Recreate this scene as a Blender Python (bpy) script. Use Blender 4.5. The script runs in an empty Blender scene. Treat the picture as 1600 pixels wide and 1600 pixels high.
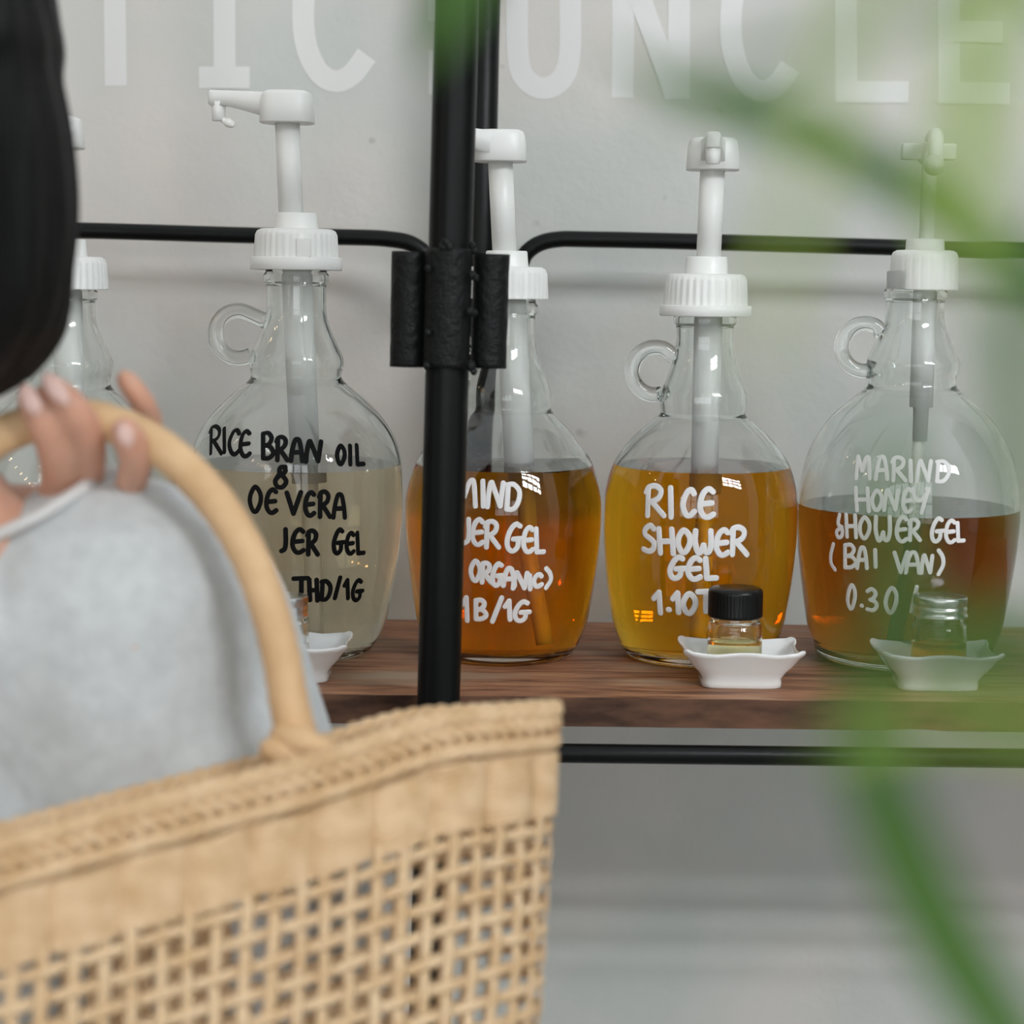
import bpy, bmesh, math, random
from mathutils import Vector, Matrix, noise
random.seed(7)
C = bpy.context.scene.collection
sc = bpy.context.scene
PI = math.pi

# ------------------------------------------------------------------ camera, sky, exposure
CH = 1.35                     # camera height
F = 3000.0                    # focal length in photo pixels (1600 wide)
PITCH = 0.1162
ROLL = 0.007
cam_d = bpy.data.cameras.new('camera')
cam = bpy.data.objects.new('camera', cam_d); C.objects.link(cam)
RM = Matrix.Rotation(PI/2 - PITCH, 3, 'X') @ Matrix.Rotation(ROLL, 3, 'Z')
cam.matrix_world = Matrix.Translation((0, 0, CH)) @ RM.to_4x4()
cam_d.sensor_width = 36; cam_d.lens = 36*F/1600
cam_d.clip_start = 0.02
cam_d.dof.use_dof = True
cam_d.dof.focus_distance = 1.56
cam_d.dof.aperture_fstop = 5.0
sc.camera = cam

sc.view_settings.view_transform = 'Standard'
sc.view_settings.look = 'None'
sc.view_settings.gamma = 1
sc.view_settings.use_curve_mapping = False
sc.view_settings.exposure = 0.30
cy = sc.cycles
cy.max_bounces = 18; cy.transmission_bounces = 16; cy.glossy_bounces = 8
cy.diffuse_bounces = 4; cy.transparent_max_bounces = 12
cy.sample_clamp_indirect = 40
cy.caustics_refractive = True; cy.caustics_reflective = True
cy.use_denoising = True

w = bpy.data.worlds.new('open_air'); sc.world = w; w.use_nodes = True
nt = w.node_tree; nt.nodes.clear()
out = nt.nodes.new('ShaderNodeOutputWorld'); bg = nt.nodes.new('ShaderNodeBackground')
tc = nt.nodes.new('ShaderNodeTexCoord'); sep = nt.nodes.new('ShaderNodeSeparateXYZ')
rmp = nt.nodes.new('ShaderNodeValToRGB')
e = rmp.color_ramp.elements
e[0].position = 0.30; e[0].color = (0.42, 0.43, 0.42, 1)
e[1].position = 0.85; e[1].color = (0.88, 0.93, 0.95, 1)
mp = nt.nodes.new('ShaderNodeMapRange'); mp.inputs[1].default_value = -1; mp.inputs[2].default_value = 1
nt.links.new(tc.outputs['Generated'], sep.inputs[0]); nt.links.new(sep.outputs['Z'], mp.inputs[0])
nt.links.new(mp.outputs[0], rmp.inputs[0]); nt.links.new(rmp.outputs[0], bg.inputs[0])
bg.inputs[1].default_value = 0.78
nt.links.new(bg.outputs[0], out.inputs[0])
WINDOW_POWER = 36.0

def W(px, py, Y):
    """point seen at photo pixel (px,py), on the vertical plane y = Y"""
    d = RM @ Vector(((px-800)/F, (800-py)/F, -1))
    t = Y/d.y
    return Vector((d.x*t, Y, CH+d.z*t))
def PX(Y):
    return Y*1.003/F

# ------------------------------------------------------------------ materials
def mat(name, col=(.8,.8,.8), rough=.5, metal=0, spec=.5, coat=0, sub=0, bump=None, noise_col=None, nscale=20, trans=0, stretch=(1,1,1), detail=4, sheen=0):
    m = bpy.data.materials.new(name); m.use_nodes = True
    n = m.node_tree.nodes; l = m.node_tree.links
    p = n['Principled BSDF']
    p.inputs['Base Color'].default_value = (*col, 1)
    p.inputs['Roughness'].default_value = rough
    p.inputs['Metallic'].default_value = metal
    p.inputs['Specular IOR Level'].default_value = spec
    p.inputs['Coat Weight'].default_value = coat
    if coat: p.inputs['Coat Roughness'].default_value = .15
    if sub:
        p.inputs['Subsurface Weight'].default_value = sub
        p.inputs['Subsurface Radius'].default_value = (.012,.005,.003)
        p.inputs['Subsurface Scale'].default_value = 1
    if sheen: p.inputs['Sheen Weight'].default_value = sheen
    if bump or noise_col:
        t = n.new('ShaderNodeTexCoord'); mpn = n.new('ShaderNodeMapping'); mpn.inputs['Scale'].default_value = stretch
        l.new(t.outputs['Object'], mpn.inputs[0])
        nz = n.new('ShaderNodeTexNoise'); nz.inputs['Scale'].default_value = nscale; nz.inputs['Detail'].default_value = detail
        l.new(mpn.outputs[0], nz.inputs[0])
        if noise_col:
            r = n.new('ShaderNodeValToRGB'); r.color_ramp.elements[0].color = (*noise_col, 1); r.color_ramp.elements[1].color = (*col, 1)
            r.color_ramp.elements[0].position = .35; r.color_ramp.elements[1].position = .65
            l.new(nz.outputs[0], r.inputs[0]); l.new(r.outputs[0], p.inputs['Base Color'])
        if bump:
            b = n.new('ShaderNodeBump'); b.inputs['Strength'].default_value = bump[0]; b.inputs['Distance'].default_value = bump[1]
            l.new(nz.outputs[0], b.inputs['Height']); l.new(b.outputs[0], p.inputs['Normal'])
    return m

def glass(name, col=(1,1,1), ior=1.48, rough=0):
    m = bpy.data.materials.new(name); m.use_nodes = True
    n = m.node_tree.nodes; l = m.node_tree.links; n.clear()
    o = n.new('ShaderNodeOutputMaterial'); g = n.new('ShaderNodeBsdfGlass')
    g.inputs['Color'].default_value = (*col, 1); g.inputs['IOR'].default_value = ior; g.inputs['Roughness'].default_value = rough
    l.new(g.outputs[0], o.inputs[0]); return m

def liquid_mat(name, sigma, level, under=None):
    """liquid touching the glass wall (ratio of the two indices) with an air surface on top; under = (height, absorption) of a settled lower layer"""
    m = glass(name, (1,1,1), 1.36)
    n = m.node_tree.nodes; l = m.node_tree.links
    g = [x for x in n if x.type == 'BSDF_GLASS'][0]; o = [x for x in n if x.type == 'OUTPUT_MATERIAL'][0]
    t = n.new('ShaderNodeTexCoord'); s = n.new('ShaderNodeSeparateXYZ'); l.new(t.outputs['Object'], s.inputs[0])
    c = n.new('ShaderNodeMath'); c.operation = 'GREATER_THAN'; c.inputs[1].default_value = level-1e-4
    l.new(s.outputs['Z'], c.inputs[0])
    mr = n.new('ShaderNodeMapRange'); mr.inputs[3].default_value = 1.36/1.48; mr.inputs[4].default_value = 1.36
    l.new(c.outputs[0], mr.inputs[0]); l.new(mr.outputs[0], g.inputs['IOR'])
    dmax = max(list(sigma)+(list(under[1]) if under else []))
    v = n.new('ShaderNodeVolumeAbsorption'); v.inputs['Density'].default_value = dmax
    ca = (*[1-s_/dmax for s_ in sigma], 1)
    v.inputs['Color'].default_value = ca
    if under:
        k = n.new('ShaderNodeMath'); k.operation = 'LESS_THAN'; k.inputs[1].default_value = under[0]
        l.new(s.outputs['Z'], k.inputs[0])
        mx = n.new('ShaderNodeMix'); mx.data_type = 'RGBA'; mx.inputs[6].default_value = ca; mx.inputs[7].default_value = (*[1-s_/dmax for s_ in under[1]], 1)
        l.new(k.outputs[0], mx.inputs[0]); l.new(mx.outputs[2], v.inputs['Color'])
    l.new(v.outputs[0], o.inputs['Volume'])
    return m

M = {}
# painted plaster wall
def wall_mat():
    m = mat('painted_plaster', (.60,.605,.60), .42, spec=.4)
    n = m.node_tree.nodes; l = m.node_tree.links; p = n['Principled BSDF']
    t = n.new('ShaderNodeTexCoord')
    nz = n.new('ShaderNodeTexNoise'); nz.inputs['Scale'].default_value = 5; nz.inputs['Detail'].default_value = 3
    l.new(t.outputs['Object'], nz.inputs[0])
    r = n.new('ShaderNodeValToRGB'); r.color_ramp.elements[0].position = .3; r.color_ramp.elements[1].position = .7
    r.color_ramp.elements[0].color = (.55,.575,.55,1); r.color_ramp.elements[1].color = (.69,.645,.605,1)  # green-to-pink mottle paints blurred reflections of greenery into the wall colour
    l.new(nz.outputs[0], r.inputs[0])
    # small grey scuffs
    vz = n.new('ShaderNodeTexNoise'); vz.inputs['Scale'].default_value = 26; vz.inputs['Detail'].default_value = 2
    l.new(t.outputs['Object'], vz.inputs[0])
    r2 = n.new('ShaderNodeValToRGB'); r2.color_ramp.elements[0].position = .74; r2.color_ramp.elements[1].position = .82
    r2.color_ramp.elements[0].color = (1,1,1,1); r2.color_ramp.elements[1].color = (.55,.54,.52,1)
    l.new(vz.outputs[0], r2.inputs[0])
    mx = n.new('ShaderNodeMix'); mx.data_type = 'RGBA'; mx.blend_type = 'MULTIPLY'; mx.inputs[0].default_value = 1
    l.new(r.outputs[0], mx.inputs[6]); l.new(r2.outputs[0], mx.inputs[7]); l.new(mx.outputs[2], p.inputs['Base Color'])
    b = n.new('ShaderNodeBump'); b.inputs['Strength'].default_value = .22; b.inputs['Distance'].default_value = .004
    n2 = n.new('ShaderNodeTexNoise'); n2.inputs['Scale'].default_value = 70; n2.inputs['Detail'].default_value = 6
    l.new(t.outputs['Object'], n2.inputs[0]); l.new(n2.outputs[0], b.inputs['Height']); l.new(b.outputs[0], p.inputs['Normal'])
    return m
def wood_mat():
    m = mat('weathered_wood', (.2,.1,.05), .55, spec=.35)
    n = m.node_tree.nodes; l = m.node_tree.links; p = n['Principled BSDF']
    t = n.new('ShaderNodeTexCoord')
    def nz(scale, st, det=6):
        mpn = n.new('ShaderNodeMapping'); mpn.inputs['Scale'].default_value = st
        l.new(t.outputs['Object'], mpn.inputs[0])
        z = n.new('ShaderNodeTexNoise'); z.inputs['Scale'].default_value = scale; z.inputs['Detail'].default_value = det
        l.new(mpn.outputs[0], z.inputs[0]); return z
    a = nz(9, (1.6, 9, 9)); b = nz(40, (.5, 7, 8), 9); c = nz(7, (1, 3, 2), 3)
    r = n.new('ShaderNodeValToRGB'); el = r.color_ramp.elements
    el[0].position = .28; el[0].color = (.13,.058,.034,1); el[1].position = .72; el[1].color = (.52,.28,.155,1)
    q = el.new(.5); q.color = (.38,.18,.10,1)
    l.new(a.outputs[0], r.inputs[0])
    r2 = n.new('ShaderNodeValToRGB'); r2.color_ramp.elements[0].position = .36; r2.color_ramp.elements[0].color = (.38,.33,.3,1)
    r2.color_ramp.elements[1].position = .56; r2.color_ramp.elements[1].color = (1,1,1,1)
    l.new(b.outputs[0], r2.inputs[0])
    mx = n.new('ShaderNodeMix'); mx.data_type = 'RGBA'; mx.blend_type = 'MULTIPLY'; mx.inputs[0].default_value = .8
    l.new(r.outputs[0], mx.inputs[6]); l.new(r2.outputs[0], mx.inputs[7])
    r3 = n.new('ShaderNodeValToRGB'); r3.color_ramp.elements[0].position = .5; r3.color_ramp.elements[0].color = (0,0,0,1)
    r3.color_ramp.elements[1].position = .7; r3.color_ramp.elements[1].color = (1,1,1,1)
    l.new(c.outputs[0], r3.inputs[0])
    mx2 = n.new('ShaderNodeMix'); mx2.data_type = 'RGBA'
    l.new(r3.outputs[0], mx2.inputs[0]); l.new(mx.outputs[2], mx2.inputs[6]); mx2.inputs[7].default_value = (.36,.26,.18,1)
    l.new(mx2.outputs[2], p.inputs['Base Color'])
    bp = n.new('ShaderNodeBump'); bp.inputs['Strength'].default_value = .5; bp.inputs['Distance'].default_value = .002
    l.new(b.outputs[0], bp.inputs['Height']); l.new(bp.outputs[0], p.inputs['Normal'])
    return m
M['wall'] = wall_mat(); M['wood'] = wood_mat()
M['letter'] = mat('pale_sign_paint', (.76,.755,.745), .5)
M['floor'] = mat('concrete_floor', (.38,.37,.36), .6, bump=(.2,.003), noise_col=(.30,.30,.29), nscale=6)
M['back'] = mat('shop_back_wall', (.66,.66,.62), .8, noise_col=(.42,.46,.38), nscale=1.2)
M['side'] = mat('added_dark_panel_green', (.05,.07,.06), .7, noise_col=(.035,.05,.04), nscale=3)
M['black'] = mat('black_enamel', (.0032,.0040,.0040), .40, spec=.22, bump=(.12,.002), nscale=160)
M['black_matte'] = mat('black_painted_weld', (.005,.006,.006), .5, spec=.25, bump=(.5,.003), nscale=220)
M['glass'] = glass('clear_glass', (.985,.997,.992))
M['jarglass'] = glass('jar_glass', (.99,.995,.99))
M['plastic'] = mat('white_plastic', (.84,.84,.82), .32, spec=.5)
M['plastic2'] = mat('milky_plastic', (.93,.92,.89), .42, spec=.5)
M['tube'] = mat('frosted_tube', (.82,.80,.74), .35)
M['blackpen'] = mat('black_marker', (.003,.003,.0035), .6, spec=.15)
M['whitepen'] = mat('white_marker', (.78,.76,.76), .5)
M['ceramic'] = mat('white_glazed_ceramic', (.84,.84,.83), .12, coat=.5)
M['blackcap'] = mat('black_plastic_lid', (.004,.004,.004), .3, spec=.3)
M['alu'] = mat('brushed_aluminium', (.82,.82,.82), .28, metal=1)
M['straw'] = mat('woven_straw', (.76,.55,.34), .6, spec=.3, noise_col=(.62,.41,.22), nscale=60, bump=(.4,.001), detail=5)
M['straw2'] = mat('wrapped_straw_handle', (.72,.48,.27), .55, spec=.3, noise_col=(.63,.40,.21), nscale=40, bump=(.3,.0008), stretch=(1,1,1))
M['skin'] = mat('skin', (.66,.37,.26), .5, sub=.35, noise_col=(.62,.33,.23), nscale=25)
M['nail'] = mat('fingernail', (.70,.46,.40), .25)
M['shirt'] = mat('grey_knit', (.58,.60,.605), .9, sheen=.2, noise_col=(.51,.53,.535), nscale=90, bump=(.5,.002))
M['hem'] = mat('pale_cuff', (.68,.67,.66), .9)
M['trouser'] = mat('dark_denim', (.03,.035,.05), .9)
M['hair'] = mat('black_hair', (.004,.0038,.0038), .5, spec=.2, bump=(.6,.003), nscale=60, stretch=(6,6,.3))
def leaf_mat(name, c):
    m = bpy.data.materials.new(name); m.use_nodes = True
    n = m.node_tree.nodes; l = m.node_tree.links; n.clear()
    o = n.new('ShaderNodeOutputMaterial'); d = n.new('ShaderNodeBsdfDiffuse'); t = n.new('ShaderNodeBsdfTranslucent'); x = n.new('ShaderNodeMixShader')
    tcn = n.new('ShaderNodeTexCoord'); z = n.new('ShaderNodeTexNoise'); z.inputs['Scale'].default_value = 30; r = n.new('ShaderNodeValToRGB')
    l.new(tcn.outputs['Object'], z.inputs[0]); l.new(z.outputs[0], r.inputs[0])
    r.color_ramp.elements[0].color = (*[q*.8 for q in c], 1); r.color_ramp.elements[1].color = (*c, 1)
    l.new(r.outputs[0], d.inputs[0]); l.new(r.outputs[0], t.inputs[0])
    x.inputs[0].default_value = .4; l.new(d.outputs[0], x.inputs[1]); l.new(t.outputs[0], x.inputs[2]); l.new(x.outputs[0], o.inputs[0])
    return m
M['leaf'] = leaf_mat('leaf_green', (.145,.285,.08))
M['leaf_backlit'] = leaf_mat('leaf_yellow_green', (.46,.62,.13))  # brighter yellow-green base colour stands in for leaves lit from behind
M['stem'] = mat('plant_stem', (.12,.22,.06), .6)
M['pot'] = mat('terracotta_pot', (.42,.17,.09), .8)
M['soil'] = mat('potting_soil', (.03,.02,.013), .95, bump=(1,.01), nscale=60)

# ------------------------------------------------------------------ object helpers
def link(name, me, m=None, parent=None, loc=None, smooth=True):
    o = bpy.data.objects.new(name, me); C.objects.link(o)
    if m is not None:
        me.materials.clear(); me.materials.append(M[m] if isinstance(m, str) else m)
    if smooth:
        for p in me.polygons: p.use_smooth = True
    if loc is not None: o.location = loc
    if parent is not None: o.parent = parent
    return o
def obj(name, bm, m, parent=None, loc=None, smooth=True, fix=True):
    if fix: bmesh.ops.recalc_face_normals(bm, faces=bm.faces)
    me = bpy.data.meshes.new(name); bm.to_mesh(me); bm.free()
    return link(name, me, m, parent, loc, smooth)
def thing(name, label, cat, loc=(0,0,0), group=None):
    o = bpy.data.objects.new(name, None); C.objects.link(o); o.location = loc; o.empty_display_size = .02
    o['label'] = label; o['category'] = cat
    if group: o['group'] = group
    return o
def tag(o, label, cat, group=None):
    o['label'] = label; o['category'] = cat
    if group: o['group'] = group
    return o
def structure(o):
    o['kind'] = 'structure'; return o

def ring(bm, pts): return [bm.verts.new(p) for p in pts]
def bridge(bm, a, b, closed=True):
    n = len(a)
    for i in range(n if closed else n-1):
        j = (i+1) % n
        try: bm.faces.new((a[i], a[j], b[j], b[i]))
        except ValueError: pass
def lathe(bm, prof, seg=64, cap0=True, cap1=True, centre=(0,0), rib=None):
    """prof: list of (z, r); rib(z_index, angle) -> radius factor"""
    prev = None; first = None
    for k, (z, r) in enumerate(prof):
        pts = []
        for i in range(seg):
            a = 2*PI*i/seg
            rr = r*(rib(k, i) if rib else 1)
            pts.append((centre[0]+rr*math.cos(a), centre[1]+rr*math.sin(a), z))
        v = ring(bm, pts)
        if prev: bridge(bm, prev, v)
        else: first = v
        prev = v
    if cap0: bm.faces.new(list(reversed(first)))
    if cap1: bm.faces.new(prev)
    return first, prev
def box(bm, x0, x1, y0, y1, z0, z1):
    v = [bm.verts.new(p) for p in ((x0,y0,z0),(x1,y0,z0),(x1,y1,z0),(x0,y1,z0),(x0,y0,z1),(x1,y0,z1),(x1,y1,z1),(x0,y1,z1))]
    for f in ((3,2,1,0),(4,5,6,7),(0,1,5,4),(1,2,6,5),(2,3,7,6),(3,0,4,7)): bm.faces.new([v[i] for i in f])
    return v
def bevel(bm, w, seg=2):
    bmesh.ops.bevel(bm, geom=bm.edges[:]+bm.verts[:], offset=w, segments=seg, affect='EDGES', profile=.6)
def catmull(P, n=8, closed=False):
    P = [Vector(p) for p in P]; out = []
    N = len(P)
    for i in range(N if closed else N-1):
        if closed: p0,p1,p2,p3 = P[(i-1)%N],P[i],P[(i+1)%N],P[(i+2)%N]
        else:
            p1,p2 = P[i],P[i+1]; p0 = P[i-1] if i else p1*2-p2; p3 = P[i+2] if i+2 < N else p2*2-p1
        for k in range(n):
            t = k/n
            out.append(.5*((2*p1)+(p2-p0)*t+(2*p0-5*p1+4*p2-p3)*t*t+(3*p1-p0-3*p2+p3)*t**3))
    if not closed: out.append(P[-1])
    return out
def tube(bm, path, rad, seg=12, cap=True, flat=None, closed=False, up=Vector((0,0,1)), ups=None, round_ends=False):
    """sweep; rad number or list; flat = (width factor, thickness factor) about up"""
    path = [Vector(p) for p in path]; n = len(path)
    R = rad if isinstance(rad, (list, tuple)) else [rad]*n
    T = []
    for i in range(n):
        if closed: t = path[(i+1)%n]-path[(i-1)%n]
        else: t = path[min(i+1,n-1)]-path[max(i-1,0)]
        T.append(t.normalized() if t.length > 1e-9 else Vector((0,0,1)))
    u = None; rings = []
    specs = [(path[i], T[i], R[i], (ups[i] if ups else None)) for i in range(n)]
    if round_ends and not closed:
        a, b = [], []
        for q in (.95,.75,.4):
            c = math.sqrt(1-q*q)
            a.append((path[0]-T[0]*R[0]*q*(flat[0] if flat else 1), T[0], R[0]*c, ups[0] if ups else None))
            b.insert(0, (path[-1]+T[-1]*R[-1]*q*(flat[0] if flat else 1), T[-1], R[-1]*c, ups[-1] if ups else None))
        specs = a+specs+b
    for (p, t, r, uu) in specs:
        if uu is not None: base = uu
        elif u is None: base = up if abs(t.dot(up)) < .95 else Vector((1,0,0))
        else: base = u
        u = (base - t*base.dot(t)).normalized()
        s = t.cross(u)
        fw, ft = flat if flat else (1,1)
        rings.append(ring(bm, [p + s*(math.cos(2*PI*k/seg)*r*fw) + u*(math.sin(2*PI*k/seg)*r*ft) for k in range(seg)]))
    for a, b in zip(rings, rings[1:]): bridge(bm, a, b)
    if closed: bridge(bm, rings[-1], rings[0])
    elif cap:
        bm.faces.new(list(reversed(rings[0]))); bm.faces.new(rings[-1])
def ball(bm, c, r, seg=16, scale=(1,1,1), rot=None):
    mtx = Matrix.Translation(c) @ (rot.to_4x4() if rot else Matrix.Identity(4)) @ Matrix.Diagonal((*[r*s for s in scale],1))
    bmesh.ops.create_uvsphere(bm, u_segments=seg, v_segments=seg//2, radius=1, matrix=mtx)
def interp(tab, x):
    if x <= tab[0][0]: return tab[0][1]
    for (a, b), (c, d) in zip(tab, tab[1:]):
        if x <= c: return b+(d-b)*(x-a)/(c-a)
    return tab[-1][1]

# ------------------------------------------------------------------ key planes
YB = 1.60                       # bottle axes
YW = 1.88                       # wall
YR = 1.80                       # rear posts and rails
SZ = W(785, 1021, YB).z         # shelf top below bottle three
SLOPE = -0.006                  # the plank leans a touch
def shelf_z(x): return SZ + SLOPE*(x-W(785,1021,YB).x)

# ------------------------------------------------------------------ setting
bm = bmesh.new(); box(bm, -3, 4.2, YW, YW+.12, 0, 3.6)
structure(obj('wall_front', bm, 'wall', smooth=False))
bm = bmesh.new(); box(bm, -3, 6.5, -3.3, YW+.12, -.1, 0)
structure(obj('floor', bm, 'floor', smooth=False))
bm = bmesh.new(); box(bm, -2.2, -2.1, .5, YW, 0, 3.2); structure(obj('added_dark_panel_left', bm, 'side', smooth=False))  # unseen dark panel, added so the bottles' glass edges refract darkness
bm = bmesh.new(); box(bm, 1.75, 1.85, .85, YW, 0, 3.2); structure(obj('added_dark_panel_right', bm, 'side', smooth=False))  # matching panel added out of view to darken the right-hand glass outlines
# far wall behind the viewer, with a tall clerestory window that lets the daylight in
wx0, wx1, wz0, wz1, wy = 2.1, 5.2, 3.5, 4.6, -3.2
bm = bmesh.new()
lx0, lx1, lz0, lz1 = -2.7, 1.5, .9, 2.7
box(bm, -3, lx0, wy-.1, wy, 0, 5.9); box(bm, lx0, lx1, wy-.1, wy, 0, lz0); box(bm, lx0, lx1, wy-.1, wy, lz1, 5.9); box(bm, lx1, wx0, wy-.1, wy, 0, 5.9)
box(bm, wx1, 6.5, wy-.1, wy, 0, 5.9)
box(bm, wx0, wx1, wy-.1, wy, 0, wz0); box(bm, wx0, wx1, wy-.1, wy, wz1, 5.9)
structure(obj('wall_back', bm, 'back', smooth=False))
em = bpy.data.materials.new('daylit_pane'); em.use_nodes = True
n = em.node_tree.nodes; n.clear(); o_ = n.new('ShaderNodeOutputMaterial'); e_ = n.new('ShaderNodeEmission')
e_.inputs[0].default_value = (.93,.97,1,1); e_.inputs[1].default_value = WINDOW_POWER; em.node_tree.links.new(e_.outputs[0], o_.inputs[0])
bm = bmesh.new(); box(bm, wx0, wx1, wy-.07, wy-.05, wz0, wz1)
win = structure(obj('window_1', bm, em, smooth=False))
bm = bmesh.new()
for i in range(5):
    x = wx0+(wx1-wx0)*i/4; box(bm, x-.05, x+.05, wy-.05, wy+.03, wz0, wz1)
for i in range(4):
    z = wz0+(wz1-wz0)*i/3; box(bm, wx0, wx1, wy-.05, wy+.02, z-.04, z+.04)
obj('window_or_added_panel_frame', bm, 'black', win, smooth=False)

em2 = em.copy(); em2.name = 'fill_panel_glow'; em2.node_tree.nodes['Emission'].inputs[1].default_value = 2.6
bm = bmesh.new(); box(bm, lx0, lx1, wy-.07, wy-.05, lz0, lz1); fill_panel = structure(obj('added_fill_panel', bm, em2, smooth=False))  # glowing panel added behind the viewer to brighten the pump tubes
bm = bmesh.new()
for i in range(7):
    x = lx0+(lx1-lx0)*i/6; box(bm, x-.04, x+.04, wy-.05, wy+.03, lz0, lz1)
for i in range(3):
    z = lz0+(lz1-lz0)*i/2; box(bm, lx0, lx1, wy-.05, wy+.02, z-.04, z+.04)
obj('window_or_added_panel_frame', bm, 'black', fill_panel, smooth=False)  # bars across the added glowing panel
# warm bulbs on a cable along the left side of the space
cable = thing('string_lights', 'cable of small warm bulbs strung between the two walls at the left', 'light', (-1.75, YW, 2.5))
def cab(t): return Vector((0, -(YW+3.2)*t, -.5*math.sin(PI*t)*1.0))
bm = bmesh.new(); tube(bm, [cab(i/40) for i in range(41)], .004, 8); obj('cable', bm, 'black', cable)
bulb_m = bpy.data.materials.new('warm_bulb'); bulb_m.use_nodes = True
n = bulb_m.node_tree.nodes; n.clear(); o_ = n.new('ShaderNodeOutputMaterial'); e_ = n.new('ShaderNodeEmission')
e_.inputs[0].default_value = (1,.62,.35,1); e_.inputs[1].default_value = 45; bulb_m.node_tree.links.new(e_.outputs[0], o_.inputs[0])
for i in range(9):
    t = .05+.085*i; c_ = cab(t); c_.z -= .07
    bm = bmesh.new(); ball(bm, c_, .026, 14); bo = obj('bulb', bm, bulb_m, cable)
    bm = bmesh.new(); lathe(bm, [(c_.z+.02,.014),(c_.z+.072,.012)], 14, centre=(c_.x, c_.y)); obj('socket', bm, 'black', bo)

# ------------------------------------------------------------------ painted lettering on the wall
sign = thing('wall_lettering', 'large pale painted capital letters along the top of the grey wall', 'lettering', W(800, 150, YW))
def sign_letter(strokes, wpx=34):
    bm = bmesh.new(); hw = wpx/2
    def put(poly, lift=0):
        base = sign.location
        f = [bm.verts.new(W(x, y, YW-.0006-lift)-base) for x, y in poly]
        b = [bm.verts.new(W(x, y, YW+.0008)-base) for x, y in poly]
        k = len(poly)
        return f, b
    for st in strokes:
        if st[0] == 'c':
            P = [Vector((a, b, 0)) for a, b in st[1]]; P = catmull(P, 10)
        else: P = [Vector((a, b, 0)) for a, b in st[1]]
        L, Rr = [], []
        for i, p in enumerate(P):
            if 0 < i < len(P)-1:
                t1 = (p-P[i-1]).normalized(); t2 = (P[i+1]-p).normalized()
                t = (t1+t2).normalized(); m_ = 1/max(.5, t.dot(t1))
            else:
                t = (P[min(i+1,len(P)-1)]-P[max(i-1,0)]).normalized(); m_ = 1
            nn = Vector((-t.y, t.x, 0))*hw*m_
            L.append((p+nn)[:2]); Rr.append((p-nn)[:2])
        si = strokes.index(st)*.00025; lf, lb = put(L, si); rf, rb = put(Rr, si)
        for i in range(len(P)-1):
            bm.faces.new((lf[i], lf[i+1], rf[i+1], rf[i])); bm.faces.new((lb[i], rb[i], rb[i+1], lb[i+1]))
            bm.faces.new((lf[i], lb[i], lb[i+1], lf[i+1])); bm.faces.new((rf[i], rf[i+1], rb[i+1], rb[i]))
        for q in (0, -1): bm.faces.new((lf[q], rf[q], rb[q], lb[q]))
    return obj('letter', bm, 'letter', sign, smooth=False)
sign_letter([('l', [(178,-95),(181,134)]), ('l', [(125,-78),(235,-78)])])                                   # T
sign_letter([('l', [(350,-95),(351,137)]), ('l', [(311,121),(390,121)]), ('l', [(311,-78),(390,-78)])])      # I
sign_letter([('c', [(570,-40),(545,-72),(518,-78),(492,-62),(477,-20),(474,35),(481,80),(500,115),(525,127),(550,116),(573,86)])])  # C
sign_letter([('l', [(687,-50),(687,33)])]); sign_letter([('l', [(687,78),(687,147)])])   # marks partly hidden by the post
sign_letter([('c', [(808,-95),(808,0),(809,85),(820,122),(848,138),(877,124),(890,85),(891,0),(891,-95)])])  # U
sign_letter([('l', [(974,-95),(973,152)]), ('l', [(1061,-95),(1061,153)]), ('l', [(968,-90),(1056,150)])])   # N
sign_letter([('c', [(1238,-25),(1215,-60),(1188,-68),(1160,-50),(1145,-5),(1142,50),(1150,97),(1167,130),(1190,143),(1215,132),(1235,104)])])  # C
sign_letter([('l', [(1322,-90),(1322,160)]), ('l', [(1306,143),(1420,144)])])                                # L
sign_letter([('l', [(1483,-90),(1484,161)]), ('l', [(1468,145),(1577,146)], ), ('l', [(1484,49),(1566,50)]), ('l', [(1468,-74),(1575,-74)])])  # E

# ------------------------------------------------------------------ black metal rack
XP = W(693, 800, 1.42).x
rack = thing('metal_rack', 'black tubular metal rack with welded sleeves that carries the wooden plank', 'rack', (XP, 1.40, 0))
def radd(name, bm, m='black', smooth=True):
    for v in bm.verts: v.co -= Vector(rack.location)
    return obj(name, bm, m, rack, smooth=smooth)
YP = 1.385
pt, pb = W(714, 0, YP), W(685, 1100, YP); dv = (pb-pt)/(pb.z-pt.z)
def post_at(z): return pt + dv*(z-pt.z)
r_p = 34*PX(YP)
bm = bmesh.new(); tube(bm, [post_at(0), post_at(.9), post_at(1.5), post_at(2.1)], r_p, 40); radd('post', bm)
rt, rb_ = W(757, 0, YR), W(746, 560, YR); dr = (rb_-rt)/(rb_.z-rt.z)
def rear_at(z): return rt+dr*(z-rt.z)
bm = bmesh.new(); zb_end = W(748, 790, YR).z
tube(bm, [rear_at(zb_end), rear_at(zb_end+.2), rear_at(2.1)], 24*PX(YR), 32); radd('post', bm)
bm = bmesh.new(); q_ = rear_at(zb_end+.02); tube(bm, [q_, Vector((q_.x, YW+.001, q_.z))], .012, 24); radd('wall_bracket', bm)
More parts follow.
